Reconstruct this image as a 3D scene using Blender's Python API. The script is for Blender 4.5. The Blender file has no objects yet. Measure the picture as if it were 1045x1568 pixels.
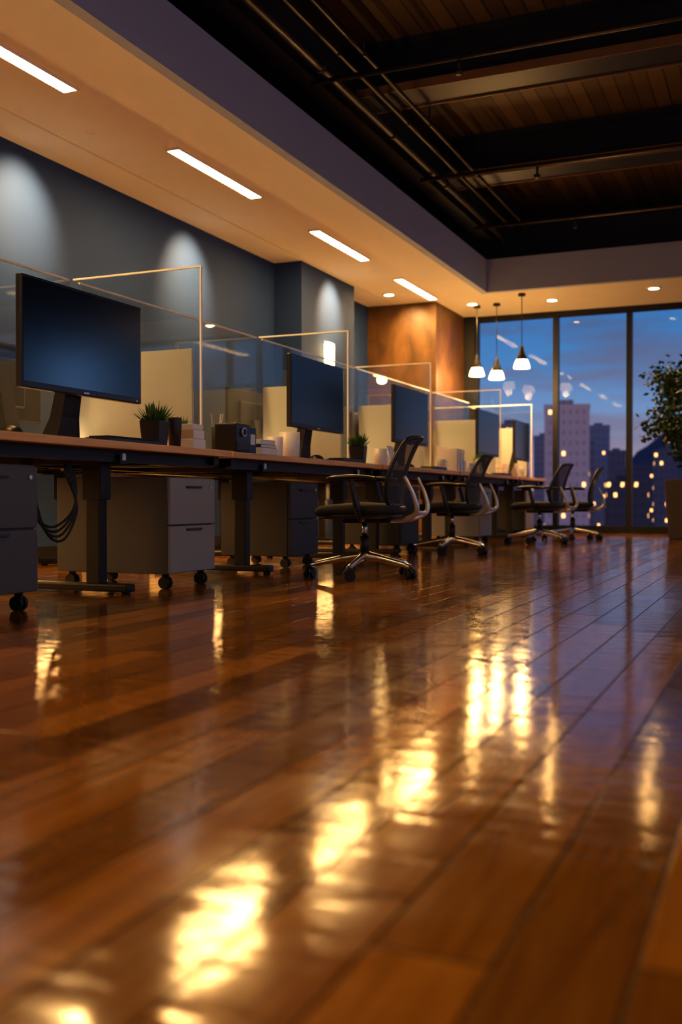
import bpy, bmesh, math, random
from mathutils import Vector, Matrix
random.seed(7)
S = bpy.context.scene
COL = S.collection

# ------------------------------------------------------------------ helpers
def new_mat(name):
    m = bpy.data.materials.new(name); m.use_nodes = True
    nt = m.node_tree; nt.nodes.clear()
    out = nt.nodes.new('ShaderNodeOutputMaterial')
    return m, nt, out

def pbr(name, col, rough=0.5, metal=0.0, noise=0.0, nscale=20.0, bump=0.0, coat=0.0, emis=None, estr=0.0, spec=0.5, sheen=0.0):
    m, nt, out = new_mat(name)
    b = nt.nodes.new('ShaderNodeBsdfPrincipled')
    nt.links.new(b.outputs[0], out.inputs[0])
    b.inputs['Base Color'].default_value = (*col, 1)
    b.inputs['Roughness'].default_value = rough
    b.inputs['Metallic'].default_value = metal
    b.inputs['Coat Weight'].default_value = coat
    b.inputs['Specular IOR Level'].default_value = spec
    if emis:
        b.inputs['Emission Color'].default_value = (*emis, 1)
        b.inputs['Emission Strength'].default_value = estr
    if noise > 0 or bump > 0:
        tc = nt.nodes.new('ShaderNodeTexCoord')
        n = nt.nodes.new('ShaderNodeTexNoise'); n.inputs['Scale'].default_value = nscale
        n.inputs['Detail'].default_value = 4
        nt.links.new(tc.outputs['Object'], n.inputs['Vector'])
        if noise > 0:
            mr = nt.nodes.new('ShaderNodeMapRange')
            mr.inputs['To Min'].default_value = 1 - noise; mr.inputs['To Max'].default_value = 1 + noise
            nt.links.new(n.outputs['Fac'], mr.inputs['Value'])
            vm = nt.nodes.new('ShaderNodeVectorMath'); vm.operation = 'SCALE'
            vm.inputs[0].default_value = col
            nt.links.new(mr.outputs[0], vm.inputs['Scale'])
            nt.links.new(vm.outputs[0], b.inputs['Base Color'])
        if bump > 0:
            bp = nt.nodes.new('ShaderNodeBump'); bp.inputs['Strength'].default_value = bump
            bp.inputs['Distance'].default_value = 0.01
            nt.links.new(n.outputs['Fac'], bp.inputs['Height'])
            nt.links.new(bp.outputs[0], b.inputs['Normal'])
    return m

def emit(name, col, s):
    m, nt, out = new_mat(name)
    e = nt.nodes.new('ShaderNodeEmission'); e.inputs[0].default_value = (*col, 1); e.inputs[1].default_value = s
    nt.links.new(e.outputs[0], out.inputs[0])
    return m

def math_n(nt, op, a, b=None, c=None):
    n = nt.nodes.new('ShaderNodeMath'); n.operation = op
    for i, v in enumerate((a, b, c)):
        if v is None: continue
        if isinstance(v, (int, float)): n.inputs[i].default_value = v
        else: nt.links.new(v, n.inputs[i])
    return n.outputs[0]

def ramp(nt, fac, stops):
    r = nt.nodes.new('ShaderNodeValToRGB')
    el = r.color_ramp.elements
    while len(el) < len(stops): el.new(0.5)
    for e, (p, c) in zip(el, stops):
        e.position = p; e.color = (*c, 1)
    nt.links.new(fac, r.inputs[0])
    return r.outputs[0]

def empty(name, loc=(0, 0, 0), rz=0.0, scale=1.0):
    e = bpy.data.objects.new(name, None); COL.objects.link(e)
    e.location = loc; e.rotation_euler = (0, 0, rz); e.scale = (scale,) * 3
    e.empty_display_size = 0.1
    return e

def mkobj(name, bm, mat, parent=None, smooth=False, loc=None):
    me = bpy.data.meshes.new(name); bm.normal_update(); bm.to_mesh(me); bm.free()
    if mat:
        if isinstance(mat, (list, tuple)):
            for x in mat: me.materials.append(x)
        else: me.materials.append(mat)
    if smooth:
        for p in me.polygons: p.use_smooth = True
    o = bpy.data.objects.new(name, me); COL.objects.link(o)
    if parent: o.parent = parent
    if loc: o.location = loc
    return o

def bm_box(bm, x0, x1, y0, y1, z0, z1, bev=0.0, seg=2, mi=0):
    r = bmesh.ops.create_cube(bm, size=1.0)
    vs = r['verts']
    for v in vs:
        v.co.x = x0 + (v.co.x + .5) * (x1 - x0)
        v.co.y = y0 + (v.co.y + .5) * (y1 - y0)
        v.co.z = z0 + (v.co.z + .5) * (z1 - z0)
    fs = list({f for v in vs for f in v.link_faces})
    for f in fs: f.material_index = mi
    if bev > 0:
        es = list({e for v in vs for e in v.link_edges})
        bmesh.ops.bevel(bm, geom=es, offset=bev, segments=seg, profile=0.6, affect='EDGES', material=-1)
    return vs

def box(name, x0, x1, y0, y1, z0, z1, mat, parent=None, bev=0.0, seg=2):
    bm = bmesh.new(); bm_box(bm, x0, x1, y0, y1, z0, z1, bev, seg)
    return mkobj(name, bm, mat, parent)

def bm_cyl(bm, p0, p1, r0, r1=None, n=20, mi=0, caps=True):
    if r1 is None: r1 = r0
    p0 = Vector(p0); p1 = Vector(p1); d = p1 - p0
    q = d.to_track_quat('Z', 'Y').to_matrix().to_4x4()
    M = Matrix.Translation((p0 + p1) / 2) @ q
    r = bmesh.ops.create_cone(bm, cap_ends=caps, segments=n, radius1=r0, radius2=r1, depth=d.length, matrix=M)
    for f in {f for v in r['verts'] for f in v.link_faces}:
        f.material_index = mi
        f.smooth = len(f.verts) == 4
    return r['verts']

def cyl(name, p0, p1, r0, mat, parent=None, r1=None, n=20):
    bm = bmesh.new(); bm_cyl(bm, p0, p1, r0, r1, n)
    return mkobj(name, bm, mat, parent)

def catmull(pts, k=6):
    pts = [Vector(p) for p in pts]; out = []
    for i in range(len(pts) - 1):
        a = pts[max(i - 1, 0)]; b = pts[i]; c = pts[i + 1]; d = pts[min(i + 2, len(pts) - 1)]
        for j in range(k):
            t = j / k
            out.append(0.5 * ((2 * b) + (c - a) * t + (2 * a - 5 * b + 4 * c - d) * t * t + (-a + 3 * b - 3 * c + d) * t ** 3))
    out.append(pts[-1]); return out

def bm_tube(bm, pts, r, n=10, flat=1.0, closed=False, smoothk=6, mi=0):
    """sweep; r may be list (per control point) or float"""
    if smoothk:
        if isinstance(r, (list, tuple)):
            rr = catmull([(x, 0, 0) for x in r], smoothk); rr = [v.x for v in rr]
        pts = catmull(pts, smoothk)
        if not isinstance(r, (list, tuple)): rr = [r] * len(pts)
    else:
        pts = [Vector(p) for p in pts]; rr = list(r) if isinstance(r, (list, tuple)) else [r] * len(pts)
    rings = []; up = None
    for i, p in enumerate(pts):
        if closed: t = pts[(i + 1) % len(pts)] - pts[i - 1]
        else: t = pts[min(i + 1, len(pts) - 1)] - pts[max(i - 1, 0)]
        t.normalize()
        if up is None:
            up = Vector((1, 0, 0)) if abs(t.x) < .8 else Vector((0, 0, 1))
        s = t.cross(up).normalized(); up = s.cross(t).normalized()
        rings.append([bm.verts.new(p + (up * math.cos(2 * math.pi * k / n) + s * flat * math.sin(2 * math.pi * k / n)) * rr[i]) for k in range(n)])
    m = len(rings)
    for i in range(m if closed else m - 1):
        a = rings[i]; b = rings[(i + 1) % m]
        for k in range(n):
            f = bm.faces.new((a[k], a[(k + 1) % n], b[(k + 1) % n], b[k])); f.smooth = True; f.material_index = mi
    if not closed:
        bm.faces.new(rings[0]); bm.faces.new(rings[-1][::-1])

def tube(name, pts, r, mat, parent=None, **k):
    bm = bmesh.new(); bm_tube(bm, pts, r, **k)
    bmesh.ops.recalc_face_normals(bm, faces=bm.faces[:])
    return mkobj(name, bm, mat, parent)

def lathe(name, prof, mat, parent=None, n=32, loc=(0, 0, 0)):
    bm = bmesh.new(); rings = []
    for r, z in prof:
        rings.append([bm.verts.new((max(r, 1e-4) * math.cos(2 * math.pi * k / n), max(r, 1e-4) * math.sin(2 * math.pi * k / n), z)) for k in range(n)])
    for i in range(len(rings) - 1):
        for k in range(n):
            f = bm.faces.new((rings[i][k], rings[i][(k + 1) % n], rings[i + 1][(k + 1) % n], rings[i + 1][k])); f.smooth = True
    bmesh.ops.recalc_face_normals(bm, faces=bm.faces[:])
    return mkobj(name, bm, mat, parent, loc=loc)

# ------------------------------------------------------------------ materials
WARM = (1.0, 0.56, 0.19)

def floor_mat():
    m, nt, out = new_mat('polished_wood_planks')
    L = nt.links
    b = nt.nodes.new('ShaderNodeBsdfPrincipled'); L.new(b.outputs[0], out.inputs[0])
    g = nt.nodes.new('ShaderNodeNewGeometry')
    sp = nt.nodes.new('ShaderNodeSeparateXYZ'); L.new(g.outputs['Position'], sp.inputs[0])
    W = 0.127; LEN = 1.25
    u = math_n(nt, 'DIVIDE', sp.outputs['X'], W)
    row = math_n(nt, 'FLOOR', u); fu = math_n(nt, 'FRACT', u)
    wn = nt.nodes.new('ShaderNodeTexWhiteNoise'); wn.noise_dimensions = '1D'; L.new(row, wn.inputs['W'])
    v = math_n(nt, 'ADD', math_n(nt, 'DIVIDE', sp.outputs['Y'], LEN), math_n(nt, 'MULTIPLY', wn.outputs['Value'], 7.3))
    colu = math_n(nt, 'FLOOR', v); fv = math_n(nt, 'FRACT', v)
    cid = nt.nodes.new('ShaderNodeCombineXYZ'); L.new(row, cid.inputs[0]); L.new(colu, cid.inputs[1])
    wn2 = nt.nodes.new('ShaderNodeTexWhiteNoise'); wn2.noise_dimensions = '2D'; L.new(cid.outputs[0], wn2.inputs['Vector'])
    wc = nt.nodes.new('ShaderNodeSeparateColor'); L.new(wn2.outputs['Color'], wc.inputs[0])
    eu = math_n(nt, 'MULTIPLY', math_n(nt, 'MINIMUM', fu, math_n(nt, 'SUBTRACT', 1.0, fu)), W)
    ev = math_n(nt, 'MULTIPLY', math_n(nt, 'MINIMUM', fv, math_n(nt, 'SUBTRACT', 1.0, fv)), LEN)
    e = math_n(nt, 'MINIMUM', eu, ev)
    mr = nt.nodes.new('ShaderNodeMapRange'); mr.interpolation_type = 'SMOOTHSTEP'
    mr.inputs['From Min'].default_value = 0.0010; mr.inputs['From Max'].default_value = 0.0028
    L.new(e, mr.inputs['Value'])
    gv = nt.nodes.new('ShaderNodeCombineXYZ')
    L.new(math_n(nt, 'ADD', math_n(nt, 'MULTIPLY', sp.outputs['X'], 26.0), math_n(nt, 'MULTIPLY', wn2.outputs['Value'], 50.0)), gv.inputs[0])
    L.new(math_n(nt, 'MULTIPLY', sp.outputs['Y'], 2.2), gv.inputs[1])
    n1 = nt.nodes.new('ShaderNodeTexNoise'); n1.inputs['Scale'].default_value = 1.6; n1.inputs['Detail'].default_value = 7
    n1.inputs['Distortion'].default_value = .8
    L.new(gv.outputs[0], n1.inputs['Vector'])
    cr = ramp(nt, n1.outputs['Fac'], [(0.3, (0.20, 0.080, 0.007)), (0.5, (0.255, 0.108, 0.011)), (0.72, (0.32, 0.145, 0.018))])
    pb = nt.nodes.new('ShaderNodeMapRange'); L.new(wc.outputs[0], pb.inputs['Value'])
    pb.inputs['To Min'].default_value = 0.45; pb.inputs['To Max'].default_value = 1.25
    k = math_n(nt, 'MULTIPLY', pb.outputs[0], math_n(nt, 'ADD', math_n(nt, 'MULTIPLY', mr.outputs[0], 0.94), 0.06))
    vm = nt.nodes.new('ShaderNodeVectorMath'); vm.operation = 'SCALE'; L.new(cr, vm.inputs[0]); L.new(k, vm.inputs['Scale'])
    L.new(vm.outputs[0], b.inputs['Base Color'])
    n2 = nt.nodes.new('ShaderNodeTexNoise'); n2.inputs['Scale'].default_value = 6; n2.inputs['Detail'].default_value = 6
    L.new(g.outputs['Position'], n2.inputs['Vector'])
    rr = nt.nodes.new('ShaderNodeMapRange'); L.new(n2.outputs['Fac'], rr.inputs['Value'])
    rr.inputs['From Min'].default_value = .3; rr.inputs['From Max'].default_value = .7
    rr.inputs['To Min'].default_value = 0.075; rr.inputs['To Max'].default_value = 0.14
    L.new(rr.outputs[0], b.inputs['Roughness'])
    # relief: gaps + lacquer ripple (stretched across the boards) + per-plank tilt
    rp = nt.nodes.new('ShaderNodeMapping'); rp.inputs['Scale'].default_value = (8, 26, 1); L.new(g.outputs['Position'], rp.inputs[0])
    rp.inputs['Rotation'].default_value = (0, 0, math.radians(-20))
    n3 = nt.nodes.new('ShaderNodeTexNoise'); n3.inputs['Scale'].default_value = 1; n3.inputs['Detail'].default_value = 2
    L.new(rp.outputs[0], n3.inputs['Vector'])
    tilt = math_n(nt, 'MULTIPLY', math_n(nt, 'MULTIPLY', math_n(nt, 'SUBTRACT', wc.outputs[1], .5), fu), 1.5)
    tilt2 = math_n(nt, 'MULTIPLY', math_n(nt, 'MULTIPLY', math_n(nt, 'SUBTRACT', wc.outputs[2], .5), fv), 16.0)
    h = math_n(nt, 'ADD', math_n(nt, 'MULTIPLY', mr.outputs[0], 0.8), math_n(nt, 'MULTIPLY', n3.outputs['Fac'], 0.95))
    h = math_n(nt, 'ADD', math_n(nt, 'ADD', h, tilt), tilt2)
    h = math_n(nt, 'ADD', h, math_n(nt, 'MULTIPLY', n1.outputs['Fac'], 0.05))
    bp = nt.nodes.new('ShaderNodeBump'); bp.inputs['Strength'].default_value = 0.6; bp.inputs['Distance'].default_value = 0.002
    L.new(h, bp.inputs['Height']); L.new(bp.outputs[0], b.inputs['Normal'])
    L.new(math_n(nt, 'MULTIPLY', mr.outputs[0], 0.9), b.inputs['Specular IOR Level'])
    return m

def wood_mat(name, c0, c1, rough=.4, axis='Y', scale=3.0):
    m, nt, out = new_mat(name); L = nt.links
    b = nt.nodes.new('ShaderNodeBsdfPrincipled'); L.new(b.outputs[0], out.inputs[0])
    g = nt.nodes.new('ShaderNodeNewGeometry')
    mp = nt.nodes.new('ShaderNodeMapping'); L.new(g.outputs['Position'], mp.inputs[0])
    mp.inputs['Scale'].default_value = {'Y': (12, 1, 12), 'X': (1, 12, 12), 'Z': (4, 4, 2)}[axis]
    n = nt.nodes.new('ShaderNodeTexNoise'); n.inputs['Scale'].default_value = scale; n.inputs['Detail'].default_value = 6
    n.inputs['Distortion'].default_value = .8
    L.new(mp.outputs[0], n.inputs['Vector'])
    L.new(ramp(nt, n.outputs['Fac'], [(.3, c0), (.7, c1)]), b.inputs['Base Color'])
    b.inputs['Roughness'].default_value = rough
    return m

def glass_mat(name, tint=(0.93, 0.97, 0.96), refl=1.0, base=.035):
    m, nt, out = new_mat(name); L = nt.links
    t = nt.nodes.new('ShaderNodeBsdfTransparent'); t.inputs[0].default_value = (*tint, 1)
    gl = nt.nodes.new('ShaderNodeBsdfGlossy'); gl.inputs['Roughness'].default_value = 0.02
    fr = nt.nodes.new('ShaderNodeLayerWeight'); fr.inputs[0].default_value = 0.5
    f = math_n(nt, 'ADD', math_n(nt, 'MULTIPLY', math_n(nt, 'POWER', fr.outputs['Facing'], 5.0), .9 * refl), base * refl)
    mx = nt.nodes.new('ShaderNodeMixShader')
    L.new(f, mx.inputs[0])
    L.new(t.outputs[0], mx.inputs[1]); L.new(gl.outputs[0], mx.inputs[2]); L.new(mx.outputs[0], out.inputs[0])
    return m

def deck_mat():
    m, nt, out = new_mat('dark_ribbed_wood_deck'); L = nt.links
    b = nt.nodes.new('ShaderNodeBsdfPrincipled'); L.new(b.outputs[0], out.inputs[0])
    g = nt.nodes.new('ShaderNodeNewGeometry')
    sp = nt.nodes.new('ShaderNodeSeparateXYZ'); L.new(g.outputs['Position'], sp.inputs[0])
    u = math_n(nt, 'DIVIDE', sp.outputs['X'], 0.14); fu = math_n(nt, 'FRACT', u)
    wn = nt.nodes.new('ShaderNodeTexWhiteNoise'); wn.noise_dimensions = '1D'; L.new(math_n(nt, 'FLOOR', u), wn.inputs['W'])
    gap = math_n(nt, 'GREATER_THAN', fu, 0.1)
    k = math_n(nt, 'MULTIPLY', math_n(nt, 'ADD', math_n(nt, 'MULTIPLY', wn.outputs['Value'], .5), .6), math_n(nt, 'ADD', math_n(nt, 'MULTIPLY', gap, .85), .15))
    vm = nt.nodes.new('ShaderNodeVectorMath'); vm.operation = 'SCALE'; vm.inputs[0].default_value = (.12, .076, .032); L.new(k, vm.inputs['Scale'])
    L.new(vm.outputs[0], b.inputs['Base Color']); b.inputs['Roughness'].default_value = .6
    return m

M_floor = floor_mat()
M_ceil = pbr('warm_white_plaster', (.80, .73, .57), .85, noise=.04, nscale=3)
M_soff = pbr('soffit_cool_light', (.38, .43, .56), .8)  # white plaster soffit; the blue-grey of cool light is put into its colour
M_blue = pbr('navy_blue_wall_paint', (.017, .045, .140), .75, noise=.1, nscale=2.5, bump=.05, spec=.3)
M_brown = wood_mat('copper_brown_panel', (.075, .038, .011), (.17, .085, .027), .45, 'Z', 1.5)
M_greywall = pbr('charcoal_wall_paint', (.10, .10, .115), .8)
M_deck = deck_mat()
M_beam = pbr('dark_steel_beam', (.028, .034, .050), .45, metal=.2)
M_flange_lit = pbr('flange_warm_light', (.24, .14, .065), .5)  # warm light on the beam edges, put into the colour
M_pipe = pbr('dark_conduit', (.05, .040, .035), .4, metal=.5)
M_frame = pbr('dark_aluminium_frame', (.015, .017, .022), .4, metal=.3)
M_glass = glass_mat('clear_partition_glass', (.965, .985, .985), 1.5, .045)
M_wglass = glass_mat('window_glass', (.97, .98, .985), .08)
M_edge = pbr('glass_edge_glow', (.95, .94, .86), .25)  # pale colour paints in the glow of lit glass edges
M_screenfab = pbr('pale_grey_screen_fabric', (.62, .63, .62), .9, noise=.08, nscale=150, bump=.1)
M_desk = wood_mat('oak_desktop', (.44, .20, .055), (.70, .35, .12), .38, 'Y', 2.0)
M_desk_lit = wood_mat('oak_edge_lit', (.64, .34, .10), (.86, .50, .18), .4, 'Y', 2.0)  # desk oak made lighter: light on the front edge is in the colour
M_black = pbr('black_powder_coat', (.007, .007, .008), .5)
M_blackpl = pbr('black_plastic', (.010, .010, .012), .35)
M_grey = pbr('grey_metal_cabinet', (.27, .275, .28), .45, noise=.03, nscale=3)
M_mgrey = pbr('mid_grey_cabinet', (.080, .082, .086), .5)
M_dgrey = pbr('dark_cabinet_side', (.034, .035, .038), .5)
M_beige = pbr('beige_cabinet', (.60, .48, .31), .6)
M_chrome = pbr('brushed_aluminium', (.75, .75, .75), .22, metal=1)
M_silver = pbr('satin_silver', (.6, .6, .6), .4, metal=.8)
M_scr = pbr('glossy_lcd_screen', (.002, .005, .011), .17, spec=.55)
M_white = pbr('white_ceramic', (.8, .78, .74), .3)
M_paper = pbr('white_paper', (.8, .78, .72), .8)
M_leaf = pbr('green_leaves', (.08, .22, .045), .5, noise=.4, nscale=12)
M_leafd = pbr('ficus_leaves', (.035, .085, .028), .5, noise=.5, nscale=6)
M_bark = pbr('ficus_bark', (.10, .06, .035), .8, noise=.3, nscale=30, bump=.4)
M_soil = pbr('potting_soil', (.02, .013, .008), .95)
M_pot = pbr('dark_planter', (.035, .038, .042), .5)
M_bigpot = pbr('stone_grey_planter', (.09, .07, .06), .6, noise=.1, nscale=8)
M_seat = pbr('black_seat_fabric', (.02, .021, .024), .8, noise=.2, nscale=120, bump=.2)
M_strip = emit('led_strip_diffuser', (1.0, .57, .20), 125)
M_down = emit('downlight_led', (1.0, .57, .20), 220)
M_bulb = emit('pendant_glow_glass', (1.0, .58, .21), 42)
M_scon = emit('sconce_diffuser', (1.0, .58, .20), 22)
M_fill = emit('fill_light_diffuser', (1.0, .57, .23), 44)  # glow of the added fill lights
M_bookb = pbr('blue_box_card', (.02, .05, .12), .5)

def meshback_mat():
    m, nt, out = new_mat('chair_mesh_fabric'); L = nt.links
    t = nt.nodes.new('ShaderNodeBsdfTransparent')
    b = nt.nodes.new('ShaderNodeBsdfPrincipled'); b.inputs['Base Color'].default_value = (.03, .035, .042, 1); b.inputs['Roughness'].default_value = .7
    tc = nt.nodes.new('ShaderNodeTexCoord'); ck = nt.nodes.new('ShaderNodeTexChecker'); ck.inputs['Scale'].default_value = 260
    L.new(tc.outputs['Object'], ck.inputs['Vector'])
    mx = nt.nodes.new('ShaderNodeMixShader')
    L.new(math_n(nt, 'ADD', math_n(nt, 'MULTIPLY', ck.outputs['Fac'], .3), .65), mx.inputs[0])
    L.new(t.outputs[0], mx.inputs[1]); L.new(b.outputs[0], mx.inputs[2]); L.new(mx.outputs[0], out.inputs[0])
    return m
M_mesh = meshback_mat()

def city_mat(name, base, seed, frac):
    m, nt, out = new_mat(name); L = nt.links
    b = nt.nodes.new('ShaderNodeBsdfPrincipled'); L.new(b.outputs[0], out.inputs[0])
    b.inputs['Roughness'].default_value = .7
    g = nt.nodes.new('ShaderNodeNewGeometry'); sp = nt.nodes.new('ShaderNodeSeparateXYZ'); L.new(g.outputs['Position'], sp.inputs[0])
    u = math_n(nt, 'DIVIDE', math_n(nt, 'ADD', sp.outputs['X'], math_n(nt, 'MULTIPLY', sp.outputs['Y'], .93)), 0.45)
    v = math_n(nt, 'DIVIDE', sp.outputs['Z'], .6)
    c = nt.nodes.new('ShaderNodeCombineXYZ'); L.new(math_n(nt, 'FLOOR', u), c.inputs[0]); L.new(math_n(nt, 'FLOOR', v), c.inputs[1]); c.inputs[2].default_value = seed
    wn = nt.nodes.new('ShaderNodeTexWhiteNoise'); L.new(c.outputs[0], wn.inputs['Vector'])
    lit = math_n(nt, 'GREATER_THAN', wn.outputs['Value'], 1 - frac)
    a1 = math_n(nt, 'MULTIPLY', math_n(nt, 'LESS_THAN', math_n(nt, 'FRACT', u), .45), math_n(nt, 'LESS_THAN', math_n(nt, 'FRACT', v), .4))
    L.new(math_n(nt, 'MULTIPLY', math_n(nt, 'MULTIPLY', lit, a1), 3.5), b.inputs['Emission Strength'])
    b.inputs['Emission Color'].default_value = (1, .48, .14, 1)
    mx = nt.nodes.new('ShaderNodeMapRange'); L.new(a1, mx.inputs['Value']); mx.inputs['To Min'].default_value = 1; mx.inputs['To Max'].default_value = .75
    vm = nt.nodes.new('ShaderNodeVectorMath'); vm.operation = 'SCALE'; vm.inputs[0].default_value = base; L.new(mx.outputs[0], vm.inputs['Scale'])
    L.new(vm.outputs[0], b.inputs['Base Color'])
    return m

# ------------------------------------------------------------------ room shell
XL, XR, YB, YF = -5.05, 4.0, -3.0, 13.8
ZC, ZS, ZD = 3.0, 3.4, 4.2
box('floor', XL - .15, XR + .15, YB - .15, YF + .15, -.12, 0, M_floor)
box('wall_left', XL - .15, XL, YB - .15, YF + .15, 0, ZD, M_blue)
box('wall_back', XL, XR + .15, YB - .15, YB, 0, ZD, M_greywall)
box('column_blue', XL, -4.72, 9.80, 11.25, 0, ZC, M_blue)
box('column_copper', XL, -4.10, 12.50, YF, 0, ZC, M_brown)
box('wall_front', -4.10, -3.95, YF - .05, YF + .15, 0, ZC, M_frame)
box('wall_front_upper', XL, XR + .15, YF, YF + .15, ZC, ZD, M_greywall)
box('wall_right_upper', XR, XR + .15, YB, YF, ZC, ZD, M_greywall)
bm = bmesh.new()
bm_box(bm, XL, -3.43, YB, YF, ZC, ZC + .06)
bm_box(bm, -3.43, XR, 12.28, YF, ZC, ZC + .06)
mkobj('ceiling', bm, M_ceil)
bm = bmesh.new()
bm_box(bm, -3.43, -3.35, YB, 12.2, ZC, ZS)
bm_box(bm, -3.43, XR, 12.2, 12.28, ZC, ZS)
mkobj('trim_soffit', bm, M_soff)
box('trim_ceiling_groove', -4.68, -4.672, YB, 12.5, ZC - .004, ZC, M_beige)
box('ceiling_deck', XL - .15, XR + .15, YB - .15, YF + .15, ZD, ZD + .1, M_deck)
box('baseboard_left', XL, XL + .015, YB, 9.8, 0, .1, M_frame)

for i, y in enumerate((-1.2, 1.05, 3.3, 5.6, 7.8, 10.15)):
    bm = bmesh.new()
    bm_box(bm, -3.43, XR, y + .16, y + .20, 3.81, ZD - .03)
    bm_box(bm, -3.43, XR, y, y + .36, 3.78, 3.81)
    bm_box(bm, -3.43, XR, y, y + .36, ZD - .03, ZD)
    bm_box(bm, -3.43, XR, y - .012, y, 3.765, 3.835, mi=1)  # strips along the flange edges carry painted warm light
    bm_box(bm, -3.43, XR, y + .36, y + .372, 3.765, 3.835, mi=1)
    mkobj('steel_ceiling_beam', bm, [M_beam, M_flange_lit])
bm = bmesh.new()
bm_box(bm, -3.43, -3.25, YB, 12.2, 3.62, 3.95)
mkobj('ceiling_edge_girder', bm, M_beam)
for x, z, r in ((-3.12, 3.62, .035), (-2.98, 3.70, .022), (-2.78, 3.66, .018)):
    bm = bmesh.new()
    bm_cyl(bm, (x, YB, z), (x, 12.2, z), r, n=14)
    y = YB + .8
    while y < 12:
        bm_cyl(bm, (x, y, z + r), (x, y, 3.80), .008, n=8)
        bm_cyl(bm, (x, y - .02, z), (x, y + .02, z), r * 1.25, n=14)
        y += 1.5
    mkobj('ceiling_conduit', bm, M_pipe)
for y in (6.9, 9.4, 11.3):
    p = empty('sprinkler_pipe', (0, 0, 0))
    cyl('pipe', (-3.24, y, 3.555), (3.9, y, 3.555), .02, M_pipe, p, n=12)
    for x in (-2.1, 0.6):
        cyl('drop', (x, y, 3.555), (x, y, 3.46), .012, M_pipe, p, n=10)
        cyl('head', (x, y, 3.46), (x, y, 3.43), .035, M_pipe, p, n=16, r1=.02)

# windows
def window_x(i, x0, x1, y):
    w = empty('window_%d' % i)
    f = .035
    bm = bmesh.new()
    bm_box(bm, x0, x0 + f, y, y + .12, 0, ZC); bm_box(bm, x1 - f, x1, y, y + .12, 0, ZC)
    bm_box(bm, x0 + f, x1 - f, y, y + .12, 0, .10); bm_box(bm, x0 + f, x1 - f, y, y + .12, ZC - .07, ZC)
    mkobj('frame', bm, M_frame, w)
    box('glass', x0 + f, x1 - f, y + .05, y + .062, .10, ZC - .07, M_wglass, w)
def window_y(i, y0, y1, x):
    w = empty('window_%d' % i)
    f = .035
    bm = bmesh.new()
    bm_box(bm, x, x + .12, y0, y0 + f, 0, ZC); bm_box(bm, x, x + .12, y1 - f, y1, 0, ZC)
    bm_box(bm, x, x + .12, y0 + f, y1 - f, 0, .10); bm_box(bm, x, x + .12, y0 + f, y1 - f, ZC - .07, ZC)
    mkobj('frame', bm, M_frame, w)
    box('glass', x + .05, x + .062, y0 + f, y1 - f, .10, ZC - .07, M_wglass, w)
xs = [-3.95, -2.83, -1.86, -.87, .12, 1.11, 2.10, 3.09, 4.0]
k = 1
for a, b_ in zip(xs[:-1], xs[1:]):
    window_x(k, a, b_, YF); k += 1
n = 8
for j in range(n):
    window_y(k, YB + (YF - YB) / n * j, YB + (YF - YB) / n * (j + 1), XR); k += 1

# ------------------------------------------------------------------ desks
DZ = .72
def desk(y0, y1, xf, xb, legs):
    d = empty('office_desk', ((xf + xb) / 2, (y0 + y1) / 2, 0))
    ox, oy = (xf + xb) / 2, (y0 + y1) / 2
    s = 1 if xf > xb else -1
    a, b_ = min(xf, xb) - ox, max(xf, xb) - ox
    y0l, y1l = y0 - oy, y1 - oy
    if s > 0:
        box('desktop', a, b_ - .012, y0l, y1l, DZ - .036, DZ, M_desk, d)
        box('lit_edge', b_ - .012, b_, y0l, y1l, DZ - .036, DZ, M_desk_lit, d, bev=.005, seg=3)  # added strip, lighter oak painting in light on the front edge
    else:
        box('desktop', a, b_, y0l, y1l, DZ - .036, DZ, M_desk, d, bev=.003)
    bm = bmesh.new()
    bm_box(bm, b_ - .13 if s > 0 else a + .08, b_ - .08 if s > 0 else a + .13, y0l + .06, y1l - .06, DZ - .094, DZ - .036)
    bm_box(bm, a + .08 if s > 0 else b_ - .13, a + .13 if s > 0 else b_ - .08, y0l + .06, y1l - .06, DZ - .094, DZ - .036)
    for yy in (y0l + .06, y1l - .11):
        bm_box(bm, a + .05, b_ - .05, yy, yy + .05, DZ - .079, DZ - .036)
    mkobj('underframe', bm, M_black, d)
    for ly in legs:
        l = ly - oy
        lx = (xf - s * .22) - ox
        bm = bmesh.new()
        bm_box(bm, lx - .04, lx + .04, l - .03, l + .03, .045, DZ - .07, .006)
        bm_box(bm, lx - .055, lx + .055, l - .04, l + .04, .30 + .15, DZ - .07, .004)
        bm_box(bm, lx - .62 if s > 0 else lx - .2, lx + .2 if s > 0 else lx + .62, l - .035, l + .035, .012, .05, .01)
        bm_box(bm, a + .06, b_ - .06, l - .03, l + .03, DZ - .1, DZ - .06)
        for fx in (lx + s * .17, lx - s * .58):
            bm_cyl(bm, (fx, l, 0), (fx, l, .014), .022, n=14)
        mkobj('leg', bm, M_black, d)
        box('bracket', (xf - s * .07) - ox - .012, (xf - s * .07) - ox + .012, l - .014 + .0, l + .014, DZ - .085, DZ - .05, M_silver, d, bev=.003)
    return d
bays = [(.30, 2.56), (2.60, 4.925), (4.975, 7.275), (7.325, 9.305), (9.355, 11.725), (11.775, 13.3)]
legs = [(.6, 2.3), (2.69, 4.0), (5.47, 6.95), (7.65, 9.0), (9.7, 11.4), (12.1, 13.0)]
for (a, b_), lg in zip(bays, legs):
    desk(a, b_, -2.80 if b_ < 5 else -2.82, -3.84, lg)
    if b_ < 12: desk(a, b_, -4.69, -3.94, (lg[0] + .1, lg[1] - .1))

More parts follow.
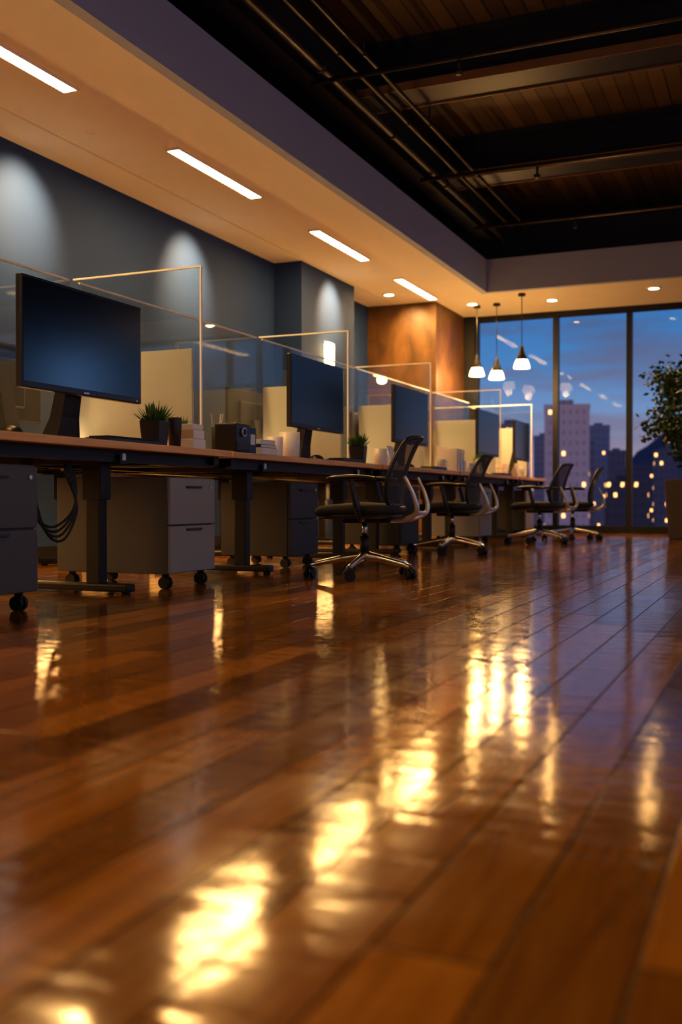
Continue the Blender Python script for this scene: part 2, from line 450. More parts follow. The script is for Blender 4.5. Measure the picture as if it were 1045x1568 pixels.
# glass partitions
def cross_glass(y, x0=-3.90, x1=-3.08, zt=1.76, zc=1.36, cx1=None):
    g = empty('glass_partition', (x0, y, 0))
    w = x1 - x0
    z0 = DZ - .05
    box('glass', 0, w, -.006, .006, z0, zt, M_glass, g)
    bm = bmesh.new()
    bm_box(bm, 0, w, -.0065, .0065, zt, zt + .010)
    bm_box(bm, w, w + .010, -.0065, .0065, z0, zt + .010)
    mkobj('edge_glow', bm, M_edge, g)
    cw = w - .06 if cx1 is None else cx1 - x0
    box('privacy_screen', .03, cw, .008, .030, DZ + .012, zc, M_screenfab, g, bev=.006)
    for cx in (.15, w - .12):
        box('clamp', cx - .025, cx + .025, -.035, .040, DZ + .0005, DZ + .05, M_silver, g, bev=.004)
for y, x1, zt, zc in ((4.95, -3.02, 1.76, 1.31), (7.30, -3.12, 1.76, 1.36), (9.33, -3.12, 1.76, 1.38), (11.75, -3.06, 1.74, 1.40), (13.32, -3.05, 1.7, 1.40), (2.58, -3.05, 1.76, 1.31)):
    cross_glass(y, x1=x1, zt=zt, zc=zc)
for a, b_ in bays:
    g = empty('glass_spine_partition', (-3.90, a, 0))
    L_ = b_ - a - .02
    if b_ > 12: L_ = b_ - a
    box('glass', -.006, .006, .03, L_, DZ - .05, 1.75, M_glass, g)
    bm = bmesh.new()
    bm_box(bm, -.0065, .0065, .03, L_, 1.75, 1.761)
    mkobj('edge_glow', bm, M_edge, g)
    for cy in (.3, L_ - .3):
        box('clamp', -.03, .03, cy - .03, cy + .03, DZ - .05, DZ + .04, M_silver, g, bev=.004)

# ------------------------------------------------------------------ monitors
def monitor(yc, xf, w=.92, zb=.94, zt=1.435, face=1):
    m = empty('computer_monitor', (xf, yc, 0), 0 if face > 0 else math.pi)
    h = w / 2
    bm = bmesh.new()
    bm_box(bm, -.032, 0, -h, h, zb, zt, .006)
    bm_box(bm, -.060, -.03, -h * .55, h * .55, zb + .08, zt - .1, .012)
    mkobj('housing', bm, M_blackpl, m)
    box('screen', .0, .0015, -h + .012, h - .012, zb + .03, zt - .012, M_scr, m)
    box('badge', .0, .002, -.02, .02, zb + .010, zb + .018, M_silver, m)
    box('power_light', .0, .002, h - .05, h - .035, zb + .010, zb + .016, M_silver, m)
    bm = bmesh.new()
    secs = [(DZ + .02, -.155, .085, .05), (DZ + .12, -.13, .065, .035), (zb + .10, -.09, .055, .03), (zb + .22, -.07, .055, .03)]
    prev = None
    for z, cx, hw, hd in secs:
        r = [bm.verts.new((cx + a * hd, b_ * hw, z)) for a, b_ in ((-1, -1), (1, -1), (1, 1), (-1, 1))]
        if prev:
            for q in range(4): bm.faces.new((prev[q], prev[(q + 1) % 4], r[(q + 1) % 4], r[q]))
        else: bm.faces.new(r[::-1])
        prev = r
    bm.faces.new(prev)
    mkobj('neck', bm, M_blackpl, m)
    bm = bmesh.new()
    pts = [(-.24, -.12), (-.24, .12), (.02, .20), (.03, .17), (-.08, .05), (-.08, -.05), (.03, -.17), (.02, -.20)]
    v0 = [bm.verts.new((x, y, DZ)) for x, y in pts]; v1 = [bm.verts.new((x, y, DZ + .022)) for x, y in pts]
    bm.faces.new(v0); bm.faces.new(v1[::-1])
    for q in range(8): bm.faces.new((v0[q], v0[(q + 1) % 8], v1[(q + 1) % 8], v1[q]))
    bmesh.ops.recalc_face_normals(bm, faces=bm.faces[:])
    mkobj('base', bm, M_blackpl, m)
    return m
for yc in (1.4, 3.94, 6.57, 8.56, 11.15, 12.75):
    monitor(yc, -3.03, w=.90 if yc < 12 else .8)
for yc in (2.2, 4.84, 8.05, 10.8):
    monitor(yc, -4.42, w=.8, zt=1.42, face=-1)

def keyboard(xc, yc, rz=0):
    kb = empty('keyboard', (xc, yc, DZ), rz)
    box('case', -.065, .065, -.21, .21, 0, .018, M_blackpl, kb, bev=.004)
    bm = bmesh.new()
    for r in range(5):
        for c in range(14):
            x = -.05 + r * .0235; y = -.195 + c * .0282
            bm_box(bm, x, x + .018, y, y + .022, .018, .025)
    mkobj('keys', bm, M_black, kb)
for y in (4.04, 6.75, 8.75, 11.2): keyboard(-2.895, y)
def mouse(x, y):
    bm = bmesh.new()
    bmesh.ops.create_uvsphere(bm, u_segments=16, v_segments=10, radius=1)
    for v in bm.verts:
        v.co = Vector((v.co.x * .055, v.co.y * .033, max(v.co.z, 0) * .034))
    mkobj('computer_mouse', bm, M_blackpl, smooth=True, loc=(x, y, DZ))
mouse(-2.90, 3.28); mouse(-2.9, 6.25); mouse(-2.9, 8.1)

def desk_plant(x, y, s=1.0, pot=M_pot):
    p = empty('potted_succulent', (x, y, DZ), random.random() * .3)
    bm = bmesh.new(); bm_box(bm, -.05, .05, -.05, .05, 0, .115, .006)
    for v in bm.verts:
        f = .82 + .18 * v.co.z / .115; v.co.x *= f; v.co.y *= f
    bmesh.ops.delete(bm, geom=[f for f in bm.faces if f.normal.z > .95 and f.calc_area() > .005], context='FACES')
    mkobj('pot', bm, pot, p)
    box('soil', -.04, .04, -.04, .04, .02, .10, M_soil, p)
    bm = bmesh.new()
    for i in range(60):
        a = random.random() * 6.28; tilt = random.random() ** .7 * 1.25; ln = random.uniform(.07, .10)
        d = Vector((math.cos(a) * math.sin(tilt), math.sin(a) * math.sin(tilt), math.cos(tilt)))
        side = d.cross(Vector((0, 0, 1))).normalized() * .010
        b0 = Vector((math.cos(a), math.sin(a), 0)) * .015 + Vector((0, 0, .10))
        mid = b0 + d * ln * .5; tip = b0 + d * ln + Vector((0, 0, .012))
        upn = side.cross(d).normalized() * .004
        vs = [bm.verts.new(q) for q in (b0 - side * .5, b0 + side * .5, mid + side, mid - side, tip, mid + upn)]
        bm.faces.new((vs[0], vs[1], vs[5])); bm.faces.new((vs[1], vs[2], vs[5])); bm.faces.new((vs[2], vs[4], vs[5]))
        bm.faces.new((vs[4], vs[3], vs[5])); bm.faces.new((vs[3], vs[0], vs[5]))
    mkobj('leaves', bm, M_leaf, p)
    p.scale = (s, s, s)
desk_plant(-2.93, 4.36, 1.15); desk_plant(-3.05, 4.79, .95, M_beige); desk_plant(-2.95, 7.11, 1.2); desk_plant(-2.93, 10.45, 1.1)

def mug(x, y, s=1.0, rz=0, mat=M_white):
    p = empty('coffee_mug', (x, y, DZ), rz, s)
    lathe('body', [(0, .0), (.036, 0), (.04, .005), (.042, .10), (.039, .10), (.036, .01), (0, .008)], mat, p)
    tube('handle', [(.04, 0, .082), (.062, 0, .082), (.072, 0, .055), (.062, 0, .03), (.04, 0, .025)], .006, mat, p, n=8)
mug(-2.90, 5.84, 1.6, 2.9); mug(-2.90, 5.64, 1.2, 3.3, M_white); mug(-2.95, 9.15, 1.1, 1); mug(-2.98, 10.02, 1.1, 1); mug(-2.9, 12.05, 1.2, 1); mug(-2.9, 7.45, 1.3, 2)
def tumbler(x, y):
    lathe('steel_tumbler', [(0, 0), (.03, 0), (.038, .15), (.036, .155), (.0, .155)], M_dgrey, None, loc=(x, y, DZ))
tumbler(-2.9, 4.50)

def organiser(x, y):
    p = empty('desk_organizer', (x, y, DZ))
    box('body', -.07, .07, -.09, .08, 0, .165, M_blackpl, p, bev=.01)
    box('front_drawer', .07, .076, -.08, .07, .015, .06, M_dgrey, p, bev=.002)
    cyl('dial', (.07, -.01, .115), (.084, -.01, .115), .026, M_silver, p)
    cyl('dial_face', (.084, -.01, .115), (.086, -.01, .115), .019, M_black, p)
    box('side_box', -.06, .06, .085, .17, 0, .15, M_bookb, p, bev=.006)
    box('side_label', .06, .0615, .10, .155, .05, .11, M_paper, p)
    cyl('pen_cup', (-.12, .03, 0), (-.12, .03, .15), .034, M_dgrey, p)
    for i, (a, b_) in enumerate(((.01, .01), (-.012, -.01), (.0, .015))):
        cyl('pen_%d' % i, (-.12 + a, .03 + b_, .06), (-.12 + a * 2.2, .03 + b_ * 2.5, .23), .004, M_silver, p, n=8)
organiser(-2.90, 5.11)
def notebooks(x, y, cols, w=.16, d=.2):
    p = empty('notebook_stack', (x, y, DZ), random.uniform(-.06, .06))
    z = 0
    for i, (c, t) in enumerate(cols):
        k_ = 1 - i * .06
        box('cover_%d' % i, -d / 2 * k_, d / 2 * k_, -w / 2 * k_, w / 2 * k_, z, z + t, c, p, bev=.003)
        box('pages_%d' % i, -d / 2 * k_ + .006, d / 2 * k_ + .0015, -w / 2 * k_ + .006, w / 2 * k_ + .001, z + .003, z + t - .003, M_paper, p)
        z += t
notebooks(-2.92, 5.43, [(M_paper, .04), (M_bookb, .02), (M_paper, .03)], .2, .18)
notebooks(-2.92, 4.64, [(M_paper, .05), (M_beige, .05), (M_paper, .03)], .13, .16)
notebooks(-2.93, 9.83, [(M_paper, .05), (M_paper, .04)], .2, .2)
def magazine_files(x, y):
    p = empty('magazine_file_holder', (x, y, DZ))
    for i in range(3):
        y0 = -.14 + i * .095
        bm = bmesh.new()
        prof = [(-.12, 0), (.10, 0), (.10, .11), (-.04, .25), (-.12, .25)]
        for yy0, yy1 in ((y0, y0 + .004), (y0 + .081, y0 + .085)):
            A = [bm.verts.new((px, yy0, pz)) for px, pz in prof]; B = [bm.verts.new((px, yy1, pz)) for px, pz in prof]
            bm.faces.new(A); bm.faces.new(B[::-1])
            for q in range(5): bm.faces.new((A[q], B[q], B[(q + 1) % 5], A[(q + 1) % 5]))
        bm_box(bm, .096, .10, y0, y0 + .085, 0, .11); bm_box(bm, -.12, -.116, y0, y0 + .085, 0, .25); bm_box(bm, -.12, .10, y0, y0 + .085, 0, .004)
        bmesh.ops.recalc_face_normals(bm, faces=bm.faces[:])
        mkobj('file_%d' % i, bm, M_white, p)
        box('papers_%d' % i, -.11, .09, y0 + .01, y0 + .07, .005, .22, M_paper, p)
magazine_files(-2.96, 9.53)
def letter_tray(x, y):
    p = empty('paper_tray', (x, y, DZ), 0)
    for i in range(3):
        z = i * .055
        box('shelf_%d' % i, -.11, .11, -.13, .13, z, z + .005, M_white, p)
        box('papers_%d' % i, -.1, .1, -.12, .12, z + .005, z + .03 + .01 * i, M_paper, p)
    for sx in (-.11, .106):
        for sy in (-.13, .126):
            box('post', sx, sx + .004, sy, sy + .004, 0, .16, M_silver, p)
letter_tray(-3.2, 12.17)
def calendar(x, y):
    bm = bmesh.new()
    v = [bm.verts.new(q) for q in ((.05, -.07, 0), (.05, .07, 0), (0, .07, .16), (0, -.07, .16), (-.05, -.07, 0), (-.05, .07, 0))]
    bm.faces.new((v[0], v[1], v[2], v[3])); bm.faces.new((v[3], v[2], v[5], v[4])); bm.faces.new((v[0], v[3], v[4])); bm.faces.new((v[1], v[5], v[2]))
    bm.faces.new((v[0], v[4], v[5], v[1]))
    bmesh.ops.recalc_face_normals(bm, faces=bm.faces[:])
    mkobj('desk_calendar', bm, M_paper, loc=(x, y, DZ))
calendar(-2.90, 7.65); calendar(-2.90, 10.24); calendar(-2.90, 11.87)

# ------------------------------------------------------------------ pedestals
def pedestal(xf, y0, w=.44, d=.52, top=.565, face=1, side=M_dgrey, front=M_grey):
    p = empty('drawer_pedestal', (xf, y0 + w / 2, 0), 0 if face > 0 else math.pi)
    h = w / 2; zb = .075
    box('carcass', -d, -.02, -h, h, zb, top, side, p, bev=.004)
    zm = zb + (top - zb) * .50
    box('drawer_lower', -.02, 0, -h + .004, h - .004, zb + .004, zm - .004, front, p, bev=.004)
    box('drawer_upper', -.02, 0, -h + .004, h - .004, zm + .004, top - .006, front, p, bev=.004)
    box('handle_upper', .0, .012, -.07, .07, top - .055, top - .045, M_dgrey, p, bev=.002)
    box('handle_lower', .0, .012, -.07, .07, zm - .028, zm - .018, M_dgrey, p, bev=.002)
    cyl('lock', (0, h - .05, top - .05), (.006, h - .05, top - .05), .009, M_silver, p, n=14)
    for cx in (-.06, -d + .06):
        for cy in (-h + .05, h - .05):
            bm = bmesh.new()
            bm_cyl(bm, (cx, cy - .022, .03), (cx, cy - .006, .03), .03, n=18)
            bm_cyl(bm, (cx, cy + .006, .03), (cx, cy + .022, .03), .03, n=18)
            bm_cyl(bm, (cx, cy - .01, .03), (cx, cy + .01, .03), .01, n=10)
            bm_box(bm, cx - .018, cx + .018, cy - .006, cy + .006, .03, zb, .002)
            mkobj('caster', bm, M_black, p)
pedestal(-2.80, 4.30, d=.70, side=M_mgrey); pedestal(-2.78, 2.80, w=.50, top=.59, side=M_mgrey, front=M_mgrey)
pedestal(-2.95, 5.95, front=M_dgrey); pedestal(-2.86, 7.82, front=M_dgrey)
pedestal(-2.80, 9.98 , side=M_grey); pedestal(-2.9, 12.4)
for y in (4.45, 6.25, 8.3, 10.6): pedestal(-4.66, y, face=-1, side=M_beige)
# cable loops
bm = bmesh.new()
for i in range(4):
    o = i * .02
    bm_tube(bm, [(-3.00, 3.46 + o, .64), (-2.98, 3.44 + o, .52), (-2.96, 3.50 + o, .37 - o), (-2.96, 3.62 + o, .33 - o), (-2.95, 3.74 + o * .4, .41), (-2.96, 3.76 - o, .56), (-2.98, 3.70, .62), (-3.00, 3.54, .64)], .006, n=6)
bmesh.ops.recalc_face_normals(bm, faces=bm.faces[:])
mkobj('hanging_cables', bm, M_black)

def storage_box(x, y):
    p = empty('storage_box', (x, y, 0), random.uniform(-.1, .1))
    box('body', -.15, .15, -.18, .18, 0, .26, M_beige, p, bev=.004)
    box('lid', -.157, .157, -.187, .187, .235, .275, M_beige, p, bev=.004)
    box('handle_slot', -.03, .03, -.182, -.18, .17, .195, M_dgrey, p)
for x, y in ((-4.25, 5.85), (-4.3, 8.0), (-4.3, 3.4)): storage_box(x, y)

# ------------------------------------------------------------------ office chair
def office_chair(x, y, rz):
    c = empty('office_chair', (x, y, 0), rz)     # local forward = +Y
    bm = bmesh.new()
    for i in range(5):
        a = math.radians(90 + 72 * i + 15)
        dx, dy = math.cos(a), math.sin(a)
        bm_tube(bm, [(dx * .025, dy * .025, .125), (dx * .14, dy * .14, .108), (dx * .315, dy * .315, .074)], [.026, .020, .014], n=10, smoothk=4)
    bm_cyl(bm, (0, 0, .095), (0, 0, .145), .042, .036, n=24)
    mkobj('star_base', bm, M_chrome, c)
    for i in range(5):
        a = math.radians(90 + 72 * i + 15)
        px, py = math.cos(a) * .315, math.sin(a) * .315
        b = a + math.radians(70 + 40 * i)
        tx, ty = math.cos(b), math.sin(b); nx, ny = -ty, tx
        ox, oy = px + tx * .012, py + ty * .012
        bm = bmesh.new()
        for s0, s1 in ((-.028, -.008), (.008, .028)):
            bm_cyl(bm, (ox + nx * s0, oy + ny * s0, .03), (ox + nx * s1, oy + ny * s1, .03), .03, n=20)
        bm_cyl(bm, (ox - nx * .01, oy - ny * .01, .03), (ox + nx * .01, oy + ny * .01, .03), .012, n=10)
        bm_cyl(bm, (ox, oy, .035), (px, py, .078), .012, n=10)
        bm_tube(bm, [(ox - tx * .034, oy - ty * .034, .034), (ox - tx * .022, oy - ty * .022, .056), (ox, oy, .065), (ox + tx * .022, oy + ty * .022, .056)], .010, n=8, smoothk=3)
        mkobj('caster', bm, M_black, c)
    cyl('column_sleeve', (0, 0, .13), (0, 0, .24), .027, M_black, c)
    cyl('gas_lift', (0, 0, .24), (0, 0, .325), .016, M_chrome, c)
    bm = bmesh.new(); bm_box(bm, -.09, .09, -.17, .11, .315, .352, .010)
    bm_tube(bm, [(.09, .03, .335), (.16, .03, .332), (.22, .035, .325)], .007, n=8)
    mkobj('tilt_mechanism', bm, M_black, c)
    def cushion(name, hw, hd, z0, z1, mat, cy=0.0, crown=.012, drop=.02):
        bm = bmesh.new(); N = 40; layers = [(0, .88), (.25, .97), (.5, 1.0), (.8, .97), (.95, .90), (1.0, .78)]
        rings = []
        for t, sc in layers:
            ring = []
            for k_ in range(N):
                a = 2 * math.pi * k_ / N; ca, sa = math.cos(a), math.sin(a)
                e = .5
                xx = hw * sc * (abs(ca) ** e) * (1 if ca >= 0 else -1); yy = hd * sc * (abs(sa) ** e) * (1 if sa >= 0 else -1)
                zz = z0 + (z1 - z0) * t
                f = max(0, yy / hd); zz -= drop * f ** 3
                ring.append(bm.verts.new((xx, yy + cy, zz)))
            rings.append(ring)
        for i in range(len(rings) - 1):
            for k_ in range(N): bm.faces.new((rings[i][k_], rings[i][(k_ + 1) % N], rings[i + 1][(k_ + 1) % N], rings[i + 1][k_])).smooth = True
        bm.faces.new(rings[0][::-1])
        ctr = bm.verts.new((0, cy, z1 + crown))
        for k_ in range(N): bm.faces.new((rings[-1][k_], rings[-1][(k_ + 1) % N], ctr)).smooth = True
        return mkobj(name, bm, mat, c)
    cushion('seat_pan', .225, .225, .345, .372, M_blackpl, .02)
    cushion('seat', .245, .25, .362, .425, M_seat, .02)
    def bk(u, v):
        w = .185 + .045 * math.sin(math.pi * min(1, v * 1.1)) - .02 * v
        z = .40 + v * .40
        yb = -.235 - .035 * math.sin(math.pi * v * .9 + .3) * -1 - .10 * v ** 1.3
        yb += .05 * (abs(u) ** 2)
        return Vector((u * w, yb, z))
    bm = bmesh.new(); NU, NV = 14, 16
    g = [[bm.verts.new(bk(-1 + 2 * i / NU, j / NV)) for i in range(NU + 1)] for j in range(NV + 1)]
    for j in range(NV):
        for i in range(NU): bm.faces.new((g[j][i], g[j][i + 1], g[j + 1][i + 1], g[j + 1][i])).smooth = True
    mkobj('mesh_back', bm, M_mesh, c)
    loop = [bk(-1 + 2 * i / 8, 0) for i in range(8)] + [bk(1, j / 8) for j in range(8)] + [bk(1 - 2 * i / 8, 1) for i in range(8)] + [bk(-1, 1 - j / 8) for j in range(8)]
    for _ in range(2):
        loop = [(loop[i - 1] + loop[i] * 2 + loop[(i + 1) % len(loop)]) / 4 for i in range(len(loop))]
    bm = bmesh.new(); bm_tube(bm, loop, .013, n=10, closed=True, smoothk=0)
    bmesh.ops.recalc_face_normals(bm, faces=bm.faces[:])
    mkobj('back_frame', bm, M_blackpl, c)
    bm = bmesh.new()
    for s in (-1, 1):
        bm_tube(bm, [(s * .045, -.13, .335), (s * .09, -.25, .335), (s * .15, -.335, .38), (s * .175, -.325, .47), (s * .19, -.275, .58)], [.016, .016, .015, .013, .010], n=10)
    bm_tube(bm, [(-.15, -.335, .38), (0, -.355, .372), (.15, -.335, .38)], .012, n=8)
    mkobj('rear_support', bm, M_silver, c)
    for s, nm in ((-1, 'armrest_left'), (1, 'armrest_right')):
        bm = bmesh.new()
        bm_tube(bm, [(s * .10, -.02, .345), (s * .22, -.03, .345), (s * .275, -.03, .39), (s * .285, -.01, .48), (s * .28, .01, .555)], [.018, .018, .020, .018, .018], n=10)
        bm_tube(bm, [(s * .285, -.13, .567), (s * .28, -.02, .575), (s * .27, .10, .572), (s * .255, .15, .566)], [.020, .028, .028, .016], n=12, flat=.5)
        mkobj(nm, bm, M_blackpl, c)
    return c
office_chair(-2.22, 5.45, math.radians(98))
office_chair(-2.50, 8.05, math.radians(92))
office_chair(-2.27, 10.3, math.radians(84))
office_chair(-2.15, 11.45, math.radians(100))

# ------------------------------------------------------------------ ficus tree
t = empty('potted_ficus_tree', (-.98, 12.15, 0))
bm = bmesh.new()
bm_box(bm, -.24, .24, -.24, .24, 0, .68, .015)
for v in bm.verts:
    f = .80 + .20 * v.co.z / .68; v.co.x *= f; v.co.y *= f
bmesh.ops.delete(bm, geom=[f for f in bm.faces if f.normal.z > .95 and f.calc_area() > .05], context='FACES')
mkobj('planter', bm, M_bigpot, t)
box('soil', -.2, .2, -.2, .2, .3, .63, M_soil, t)
bm = bmesh.new()
trunkpts = [(0, 0, .6), (.02, .01, .9), (-.02, 0, 1.15), (.01, .02, 1.45), (0, 0, 1.85)]
bm_tube(bm, trunkpts, [.03, .026, .023, .018, .008], n=10)
tips = []
for i in range(30):
    a = i * 2.4; z0 = random.uniform(.85, 1.72)
    r = random.uniform(.28, .52) * (1 - abs(z0 - 1.35) * .4)
    e = Vector((math.cos(a) * r, math.sin(a) * r, z0 + random.uniform(.08, .28)))
    s0 = Vector((0, 0, z0)); mdl = (s0 + e) / 2 + Vector((0, 0, .02))
    bm_tube(bm, [s0, mdl, e], [.009, .006, .003], n=6, smoothk=3)
    tips += [s0.lerp(e, .45), s0.lerp(e, .7), mdl, e, e]
tips.append(Vector((0, 0, 1.9)))
bmesh.ops.recalc_face_normals(bm, faces=bm.faces[:])
mkobj('trunk_and_branches', bm, M_bark, t)
bm = bmesh.new()
for i in range(3600):
    c0 = random.choice(tips) + Vector((random.gauss(0, .075), random.gauss(0, .075), random.gauss(0, .075)))
    d = Vector((random.gauss(0, 1), random.gauss(0, 1), random.gauss(-.3, .7))).normalized()
    ln = random.uniform(.055, .09)
    s = d.cross(Vector((random.gauss(0, 1), random.gauss(0, 1), random.gauss(0, 1)))).normalized() * ln * .27
    vs = [bm.verts.new(q) for q in (c0, c0 + d * ln * .45 + s, c0 + d * ln, c0 + d * ln * .45 - s)]
    bm.faces.new(vs)
mkobj('foliage', bm, M_leafd, t)

# ------------------------------------------------------------------ light fittings
def add_light(name, kind, loc, energy, col, parent=None, rot=None, **kw):
    l = bpy.data.lights.new(name, kind); l.energy = energy; l.color = col
    for k_, v in kw.items(): setattr(l, k_, v)
    o = bpy.data.objects.new(name, l); COL.objects.link(o); o.location = loc
    if rot: o.rotation_euler = rot
    if parent: o.parent = parent
    return o
for y in (-.95, 1.48, 3.87, 6.30, 8.73, 11.02):
    p = empty('ceiling_strip_light', (-4.07, y, ZC))
    L_ = 1.27
    bm = bmesh.new()
    bm_box(bm, -.06, -.048, 0, L_, -.018, 0); bm_box(bm, .048, .06, 0, L_, -.018, 0)
    bm_box(bm, -.06, .06, -.012, 0, -.018, 0); bm_box(bm, -.06, .06, L_, L_ + .012, -.018, 0)
    mkobj('housing', bm, M_ceil, p)
    box('diffuser', -.048, .048, 0, L_, -.016, -.004, M_strip, p)
for x, y in ((-4.5, 11.85), (-3.72, 12.85), (-2.71, 13.0), (-1.43, 12.75), (-.1, 12.9), (1.2, 12.9), (2.5, 12.9)):
    p = empty('recessed_downlight', (x, y, ZC))
    lathe('trim_ring', [(.055, -.002), (.06, -.012), (.085, -.010), (.09, 0)], M_white, p)
    cyl('lens', (0, 0, -.006), (0, 0, -.001), .056, M_down, p, n=24)
    add_light('beam', 'SPOT', (0, 0, -.03), 80, WARM, p, spot_size=math.radians(110), spot_blend=.8, shadow_soft_size=.05)
def wall_washer(x, y, energy, ang=0.95, axis='X', col=(1, .60, .24), size=70):
    p = empty('recessed_wall_washer', (x, y, ZC))
    lathe('ring', [(.022, -.001), (.026, -.006), (.034, -.005), (.036, 0)], M_ceil, p, n=24)
    rot = (0, ang, 0) if axis == 'X' else (ang, 0, 0)
    add_light('beam', 'SPOT', (0, 0, -.04), energy, col, p, rot=rot, spot_size=math.radians(size), spot_blend=1.0, shadow_soft_size=.03)
for y in (1.2, 3.5, 5.8, 8.05): wall_washer(-4.42, y, 280, ang=.92)
wall_washer(-4.20, 10.55, 240)
wall_washer(-4.43, 12.0, 42, axis='Y', col=(1, .62, .27), size=76)
for x, y, z in ((-4.72, 10.42, 2.08),):
    p = empty('wall_sconce', (x, y, z))
    box('back_plate', 0, .015, -.06, .06, -.15, .15, M_silver, p, bev=.003)
    box('diffuser', .015, .08, -.08, .08, -.13, .13, M_scon, p, bev=.02)
for x, y, zb in ((-3.70, 13.0, 2.08), (-3.42, 12.95, 2.02), (-2.97, 12.45, 2.08)):
    p = empty('pendant_lamp', (x, y, 0))
    cyl('canopy', (0, 0, ZC - .03), (0, 0, ZC), .045, M_black, p)
    cyl('cord', (0, 0, zb + .25), (0, 0, ZC - .02), .005, M_black, p, n=8)
    lathe('cap', [(.008, zb + .28), (.022, zb + .27), (.03, zb + .21), (.05, zb + .16), (.072, zb + .10), (.068, zb + .10), (.03, zb + .15)], M_black, p)
    lathe('glass_shade', [(.068, zb + .10), (.085, zb + .06), (.10, zb + .0), (.092, zb - .004), (0, zb + .01)], M_bulb, p)
    add_light('bulb', 'POINT', (0, 0, zb - .06), 18, WARM, p, shadow_soft_size=.05)
# added fill lights out of view, warming desk fronts, cabinets and floor
for x, y in ((-1.2, -1.6), (1.6, -1.6), (1.6, 2.6), (2.4, 6.6)):
    p = empty('added_fill_light', (x, y, 3.2))
    box('housing', -.07, .07, -.9, .9, 0, .06, M_black, p, bev=.004)
    box('diffuser', -.06, .06, -.88, .88, -.012, 0, M_fill, p)
    for yy in (-.7, .7): cyl('cable', (0, yy, .06), (0, yy, 1.0), .003, M_silver, p, n=6)
# added area lamps: one brightens the ceiling, one warms under the far desks
add_light('ceiling_fill_up', 'AREA', (-3.89, 6.6, .76), 44, (1, .62, .26), rot=(math.pi, 0, 0), shape='RECTANGLE', size=.05, size_y=12)
add_light('under_desk_fill', 'AREA', (-4.20, 6.6, .60), 130, (1, .56, .20), rot=(0, 0, 0), shape='RECTANGLE', size=.04, size_y=11)
# added area lamps outside the right glazing: monitor glow, cool side fill
add_light('dusk_glow_fill', 'AREA', (XR + .5, 13.35, 2.2), 18, (.25, .52, 1.0), rot=(0, math.radians(90), 0), shape='RECTANGLE', size=1.2, size_y=1.1)
add_light('dusk_side_fill', 'AREA', (XR + .5, 1.5, 2.1), 50, (.36, .54, 1.0), rot=(0, math.radians(90), 0), shape='RECTANGLE', size=2.2, size_y=7)

# ------------------------------------------------------------------ outside
def P(px, d):
    t_ = (px - 522) / 1556
    return d * (-.399 + .917 * t_), d * (.917 + .399 * t_)
specs = [(868, 66, 622, 60, (.80, .72, .78), .10), (918, 30, 652, 85, (.35, .40, .55), .12), (945, 26, 690, 75, (.20, .22, .32), .12), (835, 34, 668, 95, (.45, .42, .52), .10),
         (992, 44, 712, 90, (.15, .17, .26), .14), (1040, 40, 670, 110, (.25, .28, .40), .12), (785, 50, 650, 75, (.35, .33, .42), .10), (740, 40, 680, 80, (.25, .25, .35), .10),
         (960, 60, 735, 60, (.10, .11, .17), .13), (1018, 30, 690, 75, (.2, .22, .32), .14), (897, 24, 676, 70, (.3, .28, .36), .12),
         (1100, 60, 690, 95, (.2, .2, .3), .1), (1180, 70, 640, 100, (.25, .25, .36), .1), (1280, 70, 690, 90, (.2, .2, .3), .1)]
for i, (px, w, top, d, c_, fr) in enumerate(specs):
    x, y = P(px, d); hw = w / 1556 * d / 2; zt = .45 + (765 - top) / 1556 * d
    bm = bmesh.new()
    bm_box(bm, -hw, hw, -hw, hw, -20, zt)
    bm_box(bm, -hw * .5, hw * .3, -hw * .5, hw * .4, zt, zt + hw * .25)
    bm_box(bm, -hw * 1.03, hw * 1.03, -hw * 1.03, hw * 1.03, zt - .3, zt)
    o = mkobj('city_building', bm, city_mat('city_facade_%d' % i, c_, i * 3.1, fr), loc=(x, y, 0))  # facade colours are raised to paint in dusk haze
    o.rotation_euler = (0, 0, math.radians(12))
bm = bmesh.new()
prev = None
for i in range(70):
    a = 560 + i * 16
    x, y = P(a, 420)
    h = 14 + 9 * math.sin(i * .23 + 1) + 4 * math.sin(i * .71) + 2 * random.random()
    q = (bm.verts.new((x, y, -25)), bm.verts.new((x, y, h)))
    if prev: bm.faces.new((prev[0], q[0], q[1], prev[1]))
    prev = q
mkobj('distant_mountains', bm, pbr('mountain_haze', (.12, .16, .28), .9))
box('city_ground', -400, 400, YF + 3, 700, -20.5, -20, pbr('city_asphalt', (.06, .06, .08), .9))

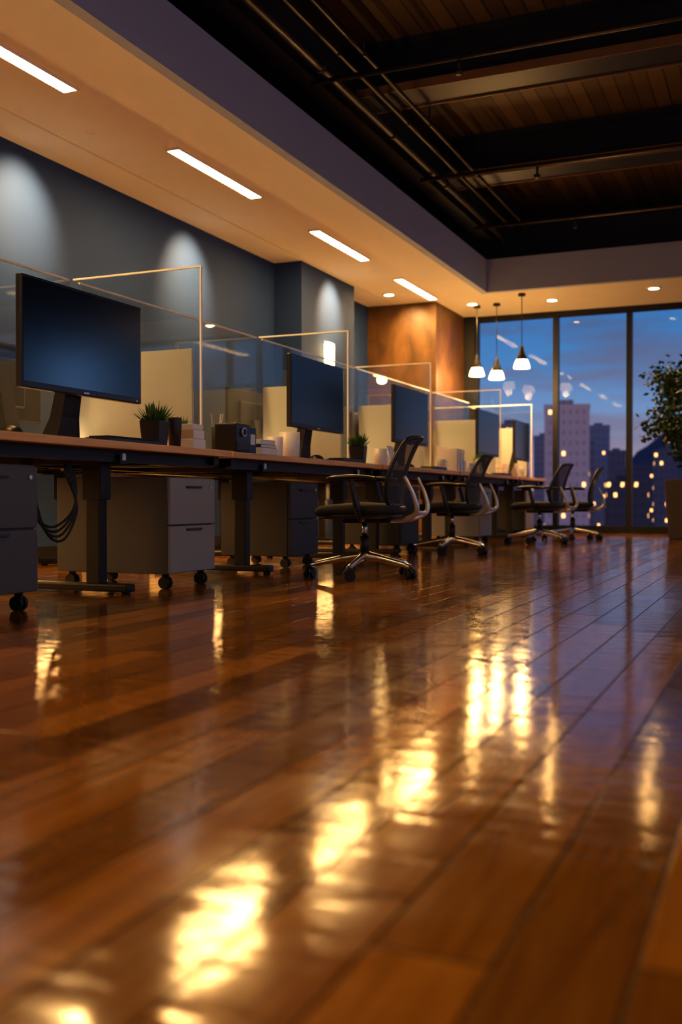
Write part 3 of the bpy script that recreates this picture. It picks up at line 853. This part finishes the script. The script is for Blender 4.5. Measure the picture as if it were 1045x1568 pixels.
# ------------------------------------------------------------------ world : dusk sky
w = bpy.data.worlds.new('dusk_sky'); S.world = w; w.use_nodes = True
nt = w.node_tree; nt.nodes.clear(); L = nt.links
out = nt.nodes.new('ShaderNodeOutputWorld'); bg = nt.nodes.new('ShaderNodeBackground'); L.new(bg.outputs[0], out.inputs[0])
tc = nt.nodes.new('ShaderNodeTexCoord'); sp = nt.nodes.new('ShaderNodeSeparateXYZ'); L.new(tc.outputs['Generated'], sp.inputs[0])
sky = ramp(nt, math_n(nt, 'MAXIMUM', sp.outputs['Z'], 0.0), [(0, (.46, .25, .22)), (.035, (.31, .23, .30)), (.075, (.16, .23, .38)), (.13, (.065, .18, .38)), (.22, (.03, .11, .30)), (.7, (.01, .025, .09))])
mp = nt.nodes.new('ShaderNodeMapping'); mp.inputs['Scale'].default_value = (2.2, 2.2, 16); L.new(tc.outputs['Generated'], mp.inputs[0])
nz = nt.nodes.new('ShaderNodeTexNoise'); nz.inputs['Scale'].default_value = 2.6; nz.inputs['Detail'].default_value = 6; L.new(mp.outputs[0], nz.inputs['Vector'])
cl = ramp(nt, nz.outputs['Fac'], [(.45, (0, 0, 0)), (.62, (.85, .85, .85))])
mx = nt.nodes.new('ShaderNodeMixRGB'); L.new(cl, mx.inputs[0]); L.new(sky, mx.inputs[1])
ccol = ramp(nt, math_n(nt, 'MAXIMUM', sp.outputs['Z'], 0.0), [(0, (.36, .22, .23)), (.06, (.17, .16, .24)), (.2, (.045, .085, .18))])
L.new(ccol, mx.inputs[2]); L.new(mx.outputs[0], bg.inputs[0]); bg.inputs[1].default_value = 1.25

# ------------------------------------------------------------------ camera
cam = bpy.data.cameras.new('camera'); co = bpy.data.objects.new('camera', cam); COL.objects.link(co); S.camera = co
cam.sensor_fit = 'VERTICAL'; cam.sensor_height = 36; cam.sensor_width = 24
cam.lens = 35.7
co.location = (0, 0, .45)
co.rotation_euler = (math.radians(90 - .7), 0, math.radians(23.5))
cam.clip_start = .02; cam.clip_end = 2000
cam.dof.use_dof = True; cam.dof.focus_distance = 5.2; cam.dof.aperture_fstop = 1.9
S.view_settings.view_transform = 'Standard'
try:
    S.view_settings.look = 'Medium High Contrast'
except Exception as ex:
    print('LOOK', ex)
S.view_settings.exposure = 0.0
